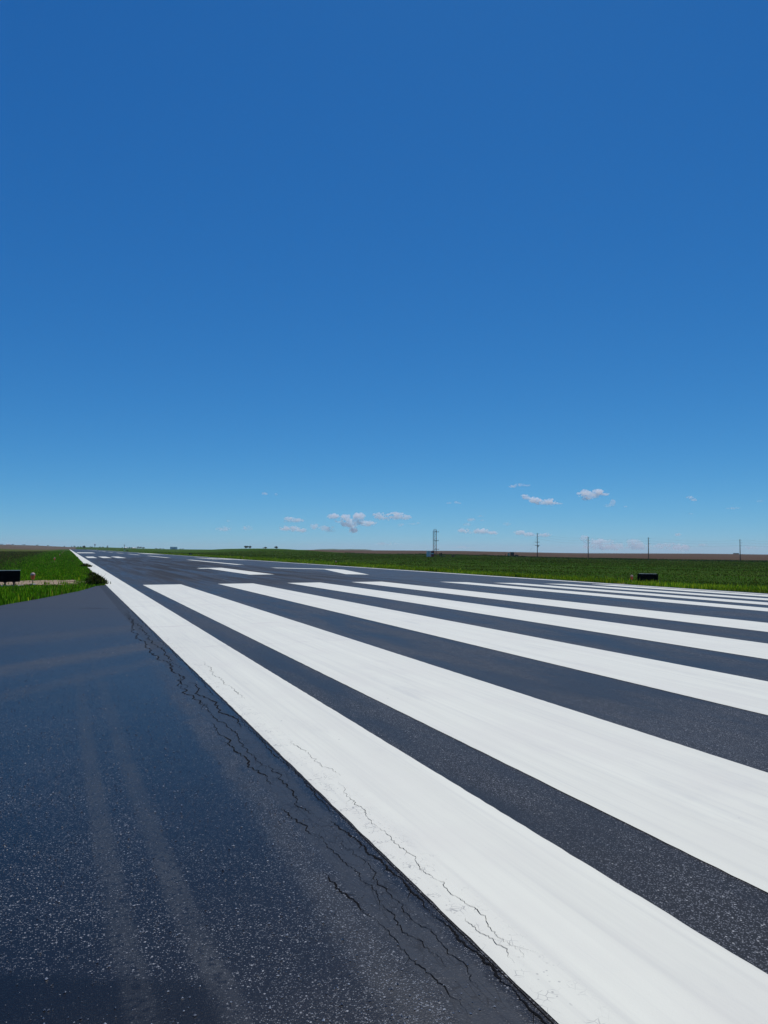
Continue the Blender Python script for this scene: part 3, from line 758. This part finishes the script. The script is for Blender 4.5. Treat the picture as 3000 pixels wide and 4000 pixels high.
def kit(name, px, r, label, cat, base=0.0):
    a = -(YAW+math.atan((px-1500)/F_PX)); e = empty(name, spot(px, r)+Vector((0, 0, base)), a); tag(e, label, cat); return e
e = kit('equipment_shelter', 1676, 281, 'pale grey equipment shelter with a dark seam next to the red and white mast', 'shelter')
MB().box((-0.5, 0, 1.15), (0.85, 1.6, 2.3), 0.03).box((0.42, 0, 1.13), (0.9, 1.6, 2.2), 0.03).build('wall', M_grey, e)
MB().box((-0.05, -0.72, 1.1), (0.10, 0.1, 2.15)).build('seam', M_greyd, e)
MB().box((-0.05, 0, 2.34), (2.0, 1.8, 0.09), 0.02).build('roof', M_white, e)
MB().box((0, 0, 0.03), (2.3, 2.0, 0.12), 0.02).build('base_slab', M_conc, e)
MB().box((0.5, -0.82, 1.2), (0.55, 0.04, 1.6), 0.01).build('door', M_grey, e)
e = kit('monitor_cabinet', 1690, 279.5, 'red cabinet with a white band at the foot of the mast', 'cabinet')
MB().box((0, 0, 0.55), (1.0, 0.8, 1.1), 0.03).build('lower_box', M_red, e)
MB().box((0, -0.02, 1.3), (0.95, 0.8, 0.4), 0.02).build('white_band', M_white, e)
MB().box((0, 0, 1.85), (1.0, 0.8, 0.7), 0.03).build('upper_box', M_red, e)
MB().tube((0, 0, 2.2), (0, 0, 2.75), 0.08, 0.05, 8).build('vent', M_white, e)
def box_kit(name, px, r, x0, x1, y0, y1, mat, label, cat, legs=True, dep=0.7):
    k = mpp(px, r); e = kit(name, (x0+x1)/2, r, label, cat)
    w, h, g = (x1-x0)*k, (y1-y0)*k, 0.12
    bd = MB().box((0, 0, g+h/2), (w, dep, h), 0.03).build('body', mat, e)
    MB().box((0, 0, g+h+0.02), (w*1.06, dep*1.08, 0.05), 0.01).build('lid', M_dark if mat is not M_beige else M_beige, bd)
    for s in (-1, 1): MB().box((s*w*0.36, 0, g/2), (0.1, dep*0.8, g+0.1)).build('foot', M_conc, e)
    return e
box_kit('junction_box', 1720, 281, 1717, 1720, 2172, 2186, M_green, 'narrow dark green post box right of the mast', 'utility box', dep=0.3)
box_kit('junction_box', 1725, 281.6, 1722, 1727, 2171, 2186, M_green, 'taller and wider dark green post box right of the mast', 'utility box', dep=0.4)
box_kit('utility_chest', 1735, 280.5, 1731, 1740, 2182, 2186, M_green, 'low dark chest in the grass beyond the green post boxes', 'utility box')
box_kit('utility_chest', 1770, 282, 1764, 1776, 2179, 2185, M_brown, 'brown chest standing alone in the grass right of the mast', 'utility box')
box_kit('meter_cabinet', 1987, 395, 1983, 1991, 2165, 2178, M_beige, 'beige meter cabinet at the edge of the ploughed field', 'cabinet')
box_kit('transformer', 2001, 396, 1994, 2008, 2160, 2177, M_green, 'tall dark transformer beside the beige cabinet', 'transformer', dep=1.4)
box_kit('storage_tank', 2017, 394, 2010, 2025, 2172, 2179, M_dark, 'low wide dark tank beside the tall transformer', 'tank', dep=1.5)
box_kit('utility_chest', 2051, 392, 2047, 2056, 2174, 2177, M_dark, 'small flat dark box in front of the cross armed pole', 'utility box')
box_kit('marker_post', 1974, 395, 1973, 1975.4, 2167, 2176, M_wood, 'short dark post left of the beige cabinet', 'post', dep=0.3)

# ---- power poles and wires
wood_top = {}
def power_pole(px, r, hpx, arms, label):
    p = spot(px, r); k = mpp(px, r); h = hpx*k
    e = empty('power_pole', p, -(YAW+0.30)); tag(e, label, 'utility pole', 'power poles along the ploughed field')
    MB().tube((0, 0, -0.3), (0, 0, h), 0.22, 0.15, 10).build('shaft', M_wood, e)
    tops = []
    for q, zz in enumerate((h-0.6, h-1.9, h-3.2)):
        mb = MB().tube((0.1, 0, zz), (0.62, 0, zz+0.06), 0.05, 0.05, 6).lathe((0.66, 0, zz+0.02), [(0.07, 0), (0.10, 0.05), (0.06, 0.1), (0.1, 0.15), (0.05, 0.22)], 8)
        mb.build('insulator', M_insul, e); tops.append(p+Matrix.Rotation(-(YAW+0.30), 3, 'Z') @ Vector((0.66, 0, zz+0.25)))
    if arms:
        for zz, w in ((h*0.62, 2.2), (h*0.49, 2.6)):
            ca = MB().box((0, -0.15, zz), (w, 0.12, 0.16), 0.02).build('cross_arm', M_wood, e)
            for s in (-1, -0.55, 0.55, 1):
                MB().lathe((s*w*0.46, -0.15, zz+0.08), [(0.07, 0), (0.11, 0.1), (0.07, 0.18), (0.05, 0.3)], 8).build('insulator', M_insul, ca)
        MB().tube((0.5, -0.35, h*0.42), (0.5, -0.35, h*0.5), 0.2, 0.2, 10).build('transformer_can', M_dark, e)
        MB().tube((0, 0, h*0.9), (-5.4, 1.0, 0.0), 0.02, 0.02, 5).build('guy_wire', M_wire, e)
    return tops
pl = [(2099, 392, 95, True, 'wooden power pole with two cross arms and a slanting guy wire'),
      (2297.5, 392, 85, False, 'plain power pole next after the cross armed one'),
      (2532.5, 388, 87, False, 'plain power pole second after the cross armed one'),
      (2890, 405, 84, False, 'plain power pole farthest from the cross armed one, near the hut on the skyline'),
      (3420, 430, 84, False, 'plain power pole at the far end of the line')]
ends = [power_pole(*a) for a in pl]
names = ['between the cross armed pole and the next', 'of the second span from the cross armed pole', 'of the third span from the cross armed pole', 'of the fourth span from the cross armed pole']
for s in range(len(ends)-1):
    for q in range(3):
        a, b = ends[s][q], ends[s+1][q]; mb = MB(); n = 14
        P = [a.lerp(b, t/n)-Vector((0, 0, 1.1*4*(t/n)*(1-t/n))) for t in range(n+1)]
        for t in range(n): mb.tube(P[t], P[t+1], 0.018, 0.018, 4)
        o = mb.build('power_line', M_wire); tag(o, ('upper', 'middle', 'lower')[q]+' wire '+names[s], 'wire', 'wires strung between the power poles')

# ------------------------------------------------------------------ far things
M_leaf = leaf_mat('tree_leaf', 0.25)
M_bark = plain('bark', (0.05, 0.04, 0.03), 0.9)
def tree(px, r, wpx, hpx, label, group, n=260, conic=False):
    p = spot(px, r); k = mpp(px, r); w, h = wpx*k, hpx*k
    e = empty('tree', p); tag(e, label, 'tree', group)
    mb = MB().tube((0, 0, -0.3), (0, 0, h*0.6), 0.05*h*0.5+0.08, 0.05, 7)
    for q in range(4):
        t = q*1.6+random.random(); mb.tube((0, 0, h*0.25), (w*0.3*math.cos(t), w*0.3*math.sin(t), h*0.7), 0.07, 0.03, 5)
    mb.build('trunk', M_bark, e)
    # leaf clumps spread over several lobes
    lob = 9; c = rng.normal(0, 1, (lob, 3)); c /= np.linalg.norm(c, axis=1)[:, None]
    c *= np.array([w*0.30, w*0.30, h*0.26]); c[:, 2] += h*0.55
    i = rng.integers(0, lob, n); q = rng.normal(0, 1, (n, 3)); q /= np.linalg.norm(q, axis=1)[:, None]
    q = c[i]+q*(rng.random((n, 1))**0.4)*np.array([w*0.22, w*0.22, h*0.19])
    if conic:
        q[:, 2] = rng.random(n)**1.3*h; sc = (1-q[:, 2]/h)*0.5+0.03; t = rng.uniform(0, 6.28, n)
        q[:, 0] = np.cos(t)*sc*w; q[:, 1] = np.sin(t)*sc*w
    q[:, 2] = np.maximum(q[:, 2], 0.05*h)
    cols = palette(n, [(0.018, 0.035, 0.010), (0.03, 0.055, 0.014), (0.045, 0.075, 0.02)], [2, 2, 1])
    blades('crown', q[:, 0], q[:, 1], q[:, 2], rng.uniform(0.10, 0.2, n)*h, rng.uniform(0.08, 0.15, n)*w, cols, None, mat=M_leaf, lean=1.5, parent=e, kind=None)
g = 'trees on the far skyline'
tree(963, 640, 17, 11, 'rounded twin-topped dark tree on the crest of the green rise', g)
tree(977, 645, 15, 10, 'dark tree just right of the twin-topped one on the green rise', g)
tree(1036, 640, 19, 6.5, 'low wide dark bush on the crest between the rise trees', g)
tree(1079, 640, 17, 10, 'round compact dark tree on the right shoulder of the green rise', g, 300)
tree(254, 1500, 6, 5, 'small lone dark tree on the skyline left of the runway end', g, 120)
tree(282, 1550, 5, 5, 'small pointed dark tree just right of the runway end', g, 120, True)
tree(293, 1600, 9, 5.5, 'small dark round tree on the skyline beyond the runway end', g, 140)
tree(307, 1600, 9, 4.5, 'low dark tree on the skyline left of the big dark tree', g, 140)
tree(318, 1600, 8, 4, 'very low dark tree against the big dark tree', g, 140)
tree(330, 1300, 12, 11, 'big dark full-crowned tree beyond the runway end', g, 320)
tree(355, 1600, 5, 5, 'small narrow dark tree between the big tree and the water tower', g, 120, True)
tree(361, 1600, 8, 3.5, 'low bush at the foot of the water tower', g, 120)
tree(393, 1600, 8, 4, 'low dark tree right of the water tower', g, 120)
tree(404, 1600, 8, 4.5, 'slightly taller dark tree right of the water tower', g, 120)
tree(422, 1600, 6, 8, 'narrow pointed dark tree right of the water tower', g, 160, True)
for i, (px, w, h) in enumerate([(499, 10, 5), (508, 9, 6), (519, 12, 5), (531, 9, 5), (541, 8, 8.5), (551, 12, 8), (562, 12, 7), (480, 5, 4)]):
    tree(px, 1500, w, h, ['low dark tree beside the small white farm house', 'low dark tree at the left end of the farmyard grove', 'wide low tree behind the pale farm shed', 'low dark tree right of the pale farm shed', 'tallest narrow tree of the farmyard grove', 'tall broad tree next to the tallest grove tree', 'broad dark tree at the open right end of the farmyard grove', 'tiny bush left of the white based pole'][i], 'farmyard grove', 180)
for i, px in enumerate([612, 627, 640, 705, 716]): tree(px, 1650, 12, 3, 'low dark bush on the skyline by the pale flat hangar', 'bushes by the hangar', 120)
for i, px in enumerate([50, 95, 190, 150, 8]): tree(px, 1760, 14, 3.2, 'low dark bush on the brow of the pale brown hill', 'bushes on the brown hill', 120)

e = kit('hangar', 680.5, 1650, 'pale flat roofed hangar on the skyline', 'building'); k = mpp(680, 1650)
MB().box((0, 0, 4.4*k), (27*k, 14, 8.8*k), 0.1).build('wall', plain('pale_cladding', (0.88, 0.85, 0.80), 0.7, var=0.06), e)
MB().box((0, 0, 9.1*k), (28.4*k, 15, 0.8*k), 0.1).build('roof', plain('roof_sheet', (0.55, 0.56, 0.57), 0.5), e)
MB().box((0, -7.1, 3.2*k), (11*k, 0.2, 6.2*k)).build('door', plain('hangar_door', (0.62, 0.60, 0.58), 0.6, var=0.06), e)
def house(px, r, wpx, hpx, wall, roof, label):
    e = kit('farm_house', px, r, label, 'house'); k = mpp(px, r); w, h, d = wpx*k, hpx*k, 8.0
    MB().box((0, 0, h*0.3), (w, d, h*0.6)).build('wall', wall, e)
    v = [(-w*0.54, -d*0.56, h*0.6), (w*0.54, -d*0.56, h*0.6), (w*0.54, d*0.56, h*0.6), (-w*0.54, d*0.56, h*0.6), (-w*0.5, 0, h), (w*0.5, 0, h)]
    rf = mesh_obj('roof', v, [(0, 1, 5, 4), (2, 3, 4, 5), (1, 2, 5), (3, 0, 4), (3, 2, 1, 0)], roof, e)
    for s in (-0.28, 0.28): MB().box((s*w, -d/2-0.03, h*0.32), (w*0.14, 0.1, h*0.25)).build('window', M_greyd, e)
    MB().box((0.02*w, -d/2-0.03, h*0.22), (w*0.11, 0.1, h*0.42)).build('door', M_brown, e)
    MB().box((0.2*w, 0, h*0.95), (0.5, 0.5, h*0.3)).build('chimney', M_brown, rf)
house(494, 1480, 10, 4.5, M_white, M_grey, 'small white farm house left of the farmyard grove')
house(526, 1470, 14, 4, M_beige, M_grey, 'low pale farm shed in front of the farmyard grove')
house(34, 1740, 16, 4, M_white, M_white, 'long white farm shed on the pale brown hill')
e = kit('field_hut', 2874, 1750, 'flat dark hut on the skyline left of the last pole', 'hut'); k = mpp(2874, 1750)
MB().box((0, 0, 1.6*k), (20*k, 6, 3.4*k)).build('wall', M_green, e); MB().box((0, 0, 3.6*k), (22*k, 7, 0.8*k)).build('roof', M_dark, e)
MB().box((4*k, -3.05, 1.4*k), (3*k, 0.1, 2.4*k)).build('door', M_brown, e)

e = kit('water_tower', 373, 5000, 'white water tower on the skyline beyond the runway end', 'water tower')
k = mpp(373, 5000); hb = (EYE+3.8*5000/F_PX)-e.location.z     # bowl base height above the tower foot
MB().lathe((0, 0, 0), [(3.2, 0), (1.6, 5), (1.5, hb+4*k), (3.0, hb+6.5*k)], 14).build('stem', plain('tower_stem', (0.10, 0.11, 0.12), 0.6), e, True)
MB().lathe((0, 0, hb+5.5*k), [(1.8, 0), (3.2*k, 3.0*k), (3.6*k, 4.5*k), (3.2*k, 6.2*k), (1.6*k, 7.4*k), (0.1, 7.8*k)], 18).build('bowl', M_white, e, True)
e = kit('utility_pole', 488, 700, 'slim dark pole with a white base left of the farm house', 'utility pole'); k = mpp(488, 700)
MB().tube((0, 0, -0.2), (0, 0, 6*k), 0.28, 0.25, 8).build('base', M_white, e); MB().tube((0, 0, 6*k), (0, 0, 25*k), 0.22, 0.16, 8).build('shaft', M_wood, e)
MB().box((0, 0, 23*k), (1.8, 0.2, 0.2)).build('cross_arm', M_wood, e)

# far bluish ridge with a mast, beyond the ploughed skyline
def ridge():
    n = 60; v, f = [], []
    for k in range(n+1):
        px = 1225+k*230/n; t = k/n; r = 7600
        prof = math.sin(math.pi*t)**0.6*(4.2+0.8*math.sin(t*9)+0.5*math.sin(t*23))
        a = YAW+math.atan((px-1500)/F_PX); m_ = r*math.cos(a-YAW)/F_PX
        zb = EYE-8*m_; zt = EYE+(-1.5+prof)*m_
        x, y = r*math.sin(a), r*math.cos(a)
        for (q, zz) in ((0.98, zb-10), (1.0, zt), (1.05, zb-10)): v.append((x*q, y*q, zz))
    for k in range(n):
        for q in range(2): f.append((3*k+q, 3*(k+1)+q, 3*(k+1)+q+1, 3*k+q+1))
    o = mesh_obj('far_hill', v, f, M_grass, smooth=True); tag(o, 'low bluish hill far beyond the ploughed field', kind='structure')
ridge()

# ------------------------------------------------------------------ clouds (volumes far beyond the land)
def cloud_mat(name, dens, g=0.35):
    m = bpy.data.materials.new(name); m.use_nodes = True; nt = m.node_tree; nt.nodes.clear()
    out = nt.nodes.new('ShaderNodeOutputMaterial'); v = nt.nodes.new('ShaderNodeVolumePrincipled')
    v.inputs['Color'].default_value = (1, 1, 1, 1); v.inputs['Density'].default_value = dens; v.inputs['Anisotropy'].default_value = g
    nt.links.new(v.outputs[0], out.inputs['Volume']); return m
CM = {d: cloud_mat('cloud_%s' % n, d) for d, n in ((0.009, 'dense'), (0.0075, 'soft'), (0.0065, 'thin'), (0.003, 'faint'))}
ICO = bmesh.new(); bmesh.ops.create_icosphere(ICO, subdivisions=2, radius=1.0)
ICO.verts.index_update(); IV = np.array([v.co[:] for v in ICO.verts]); IF = np.array([[q.index for q in f.verts] for f in ICO.faces]); ICO.free()
def cloud(lobes, dens, label, tilt=0.0):
    """a cloud of small puffs filling several elliptic lobes given in photograph pixels (x, y, half width, half height)"""
    L = np.array(lobes, float)
    pc = float((L[:, 0]-L[:, 2]).min()+(L[:, 0]+L[:, 2]).max())/2; qc = float((L[:, 1]+L[:, 3]).max())
    elev = 2140.8+(pc-265)*0.00568-qc
    R = float(np.interp(elev, [0, 30, 100, 250], [42000, 34000, 26000, 18000]))
    a = YAW+math.atan((pc-1500)/F_PX); k = R*math.cos(a-YAW)/F_PX
    base = Vector((R*math.sin(a), R*math.cos(a), EYE+elev*k))
    V, Fc, j = [], [], 0
    for (lx, ly, lw, lh) in L:
        for q in range(int(16+18*min(4, lw/lh))):
            t = rng.uniform(0, 6.283); d = rng.random()**0.5
            u, v = d*math.cos(t), d*math.sin(t)
            rr = lh*(0.16+0.30*rng.random()**1.5)*(1.15-0.55*d)
            p = IV*np.array([rr*rng.uniform(1.0, 1.9), rr*1.6, rr])*(1+0.13*rng.normal(0, 1, (len(IV), 1)))
            V.append((p+np.array([(lx-pc)+u*max(lw-rr, 0.2*lw), rng.normal(0, 0.35)*lh*1.6, (qc-ly)+v*max(lh-rr, 0.2*lh)]))*k); Fc.append(IF+j*len(IV)); j += 1
    V = np.concatenate(V)
    o = mesh_obj('cloud', V, np.concatenate(Fc), CM[dens])
    o.location = base; o.rotation_euler = (0, 0, -a)
    md = o.modifiers.new('merge', 'REMESH'); md.mode = 'VOXEL'; md.voxel_size = max(np.ptp(V[:, 0])/120, np.ptp(V[:, 2])/30)
    tag(o, label, 'cloud', 'cumulus clouds low in the sky')
D, S, TH, FT = 0.009, 0.0075, 0.0065, 0.003
def Z(ox, oy, *ls): return [(ox+x/1.659, oy+y/1.659, w/1.659, h/1.659) for (x, y, w, h) in ls]
A, B, C = (1000, 1875), (2000, 1875), (0, 1900)
cloud(Z(*B, (478, 88, 50, 34), (565, 78, 44, 28), (605, 94, 34, 13), (492, 118, 44, 18), (530, 100, 50, 20)), D, 'brightest plump white cumulus, right of the long ragged one')
cloud(Z(*B, (88, 108, 34, 20), (140, 128, 42, 26), (190, 142, 50, 24), (245, 142, 46, 26), (295, 152, 34, 10)), D, 'long ragged white cumulus sloping down beside the plump one')
cloud(Z(*B, (5, 40, 30, 14), (50, 30, 34, 12), (95, 35, 28, 9)), S, 'thin flat white streak of cloud above the long ragged cumulus')
cloud(Z(*B, (655, 145, 20, 24), (635, 165, 46, 14)), FT, 'wispy cloud scrap just below the plump white cumulus')
cloud(Z(*B, (740, 172, 14, 8)), TH, 'tiny white dot of cloud right of the wispy scrap')
cloud(Z(*A, (800, 228, 52, 22), (905, 225, 60, 26), (965, 240, 50, 20), (860, 246, 100, 18)), S, 'smooth domed cloud joined to the right of the broken cloud bank')
cloud(Z(*A, (500, 235, 46, 22), (580, 240, 40, 24), (670, 232, 50, 26), (620, 265, 130, 20), (720, 280, 70, 22), (600, 290, 70, 22), (630, 325, 40, 22)), TH, 'broad broken cloud bank of many lobes over the green field')
cloud(Z(*A, (215, 252, 38, 18), (270, 262, 45, 18), (235, 268, 60, 10)), TH, 'soft pale cloud above a flatter one, left of the broken bank')
cloud(Z(*A, (190, 315, 40, 20), (250, 315, 46, 22), (300, 325, 32, 18)), TH, 'flat pale cloud under the soft one, left of the broken bank')
cloud(Z(*A, (380, 302, 34, 24), (460, 312, 54, 26), (480, 330, 36, 12)), FT, 'faint cloud veil under the left of the broken bank')
cloud(Z(*A, (55, 88, 21, 13)), S, 'tiny lone white puff high above the green rise')
cloud(Z(*A, (128, 92, 14, 12)), FT, 'faint tiny scrap beside the lone white puff')
cloud(Z(*A, (1250, 149, 22, 7)), TH, 'tiny flat wisp left of its twin above the antenna mast')
cloud(Z(*A, (1300, 143, 16, 10), (1318, 150, 18, 6)), TH, 'tiny flat wisp right of its twin above the antenna mast')
cloud(Z(*A, (1345, 326, 42, 20), (1460, 328, 56, 22), (1530, 342, 52, 16), (1420, 342, 100, 12)), TH, 'low pale cloud between the mast and the cross armed pole')
cloud(Z(*A, (1395, 258, 28, 14)), TH, 'small puff above the low pale cloud right of the mast')
cloud(Z(*A, (1370, 288, 28, 14)), FT, 'faint small puff under another right of the mast')
cloud(Z(*A, (1460, 235, 28, 8), (1465, 262, 16, 8)), FT, 'faint scrap above the right end of the low pale cloud')
cloud(Z(*A, (940, 292, 22, 14)), FT, 'faint tiny scrap left of a thin streak beside the domed cloud')
cloud(Z(*A, (1015, 284, 32, 8), (1052, 278, 14, 9)), FT, 'thin streak of cloud right of the domed cloud')
cloud(Z(*A, (1625, 285, 30, 14)), FT, 'faint little veil above the cross armed pole')
cloud(Z(*B, (1158, 112, 24, 14), (1182, 128, 24, 12)), S, 'small slanting white puff alone over the right hand poles')
cloud(Z(*B, (1436, 183, 44, 10)), TH, 'small flat white streak above the last pole')
cloud(Z(*B, (1612, 136, 26, 10)), FT, 'faint small streak high near the last pole')
cloud(Z(*B, (1162, 218, 18, 8)), FT, 'faint tiny streak under the small slanting puff')
cloud(Z(*B, (55, 342, 44, 20), (110, 352, 50, 16), (215, 355, 44, 16), (160, 362, 90, 10)), TH, 'pinkish low cloud behind the top of the cross armed pole')
cloud(Z(*B, (470, 375, 34, 20), (560, 400, 110, 26), (640, 430, 200, 34), (780, 395, 50, 18), (800, 430, 80, 34)), FT, 'wide faint cloud bank behind the two middle poles')
cloud(Z(*B, (1010, 430, 120, 26), (1100, 440, 60, 28), (1220, 420, 36, 12)), FT, 'wide faint cloud bank behind the gap before the last pole')
cloud(Z(*B, (1075, 354, 24, 13)), TH, 'small puff over the wide faint bank before the last pole')
cloud(Z(*B, (1540, 438, 56, 14)), FT, 'faint flat cloud low beside the last pole')
cloud(Z(*C, (1600, 270, 44, 18)), FT, 'faint cloud over the trees of the green rise')
cloud(Z(*C, (1450, 274, 60, 20)), FT, 'very faint cloud between the hangar and the green rise')
cloud(Z(*C, (1478, 224, 14, 9)), FT, 'faint tiny scrap above the very faint cloud')
cloud(Z(*A, (860, 415, 110, 14), (1350, 435, 100, 12)), FT, 'very faint flat cloud veil just over the field beside the mast')

# ------------------------------------------------------------------ the air over the plain
hz = MB().box((0, 2000, -12), (19000, 15000, 150)).build('haze', None); tag(hz, 'thin pale summer haze over the plain', 'haze', kind='stuff')
hm = bpy.data.materials.new('thin_haze'); hm.use_nodes = True; hm.node_tree.nodes.clear()
ho = hm.node_tree.nodes.new('ShaderNodeOutputMaterial'); hv = hm.node_tree.nodes.new('ShaderNodeVolumePrincipled')
hv.inputs['Color'].default_value = (0.80, 0.90, 1.0, 1); hv.inputs['Density'].default_value = 0.00006; hv.inputs['Anisotropy'].default_value = 0.2
hm.node_tree.links.new(hv.outputs[0], ho.inputs['Volume']); hz.data.materials.append(hm)
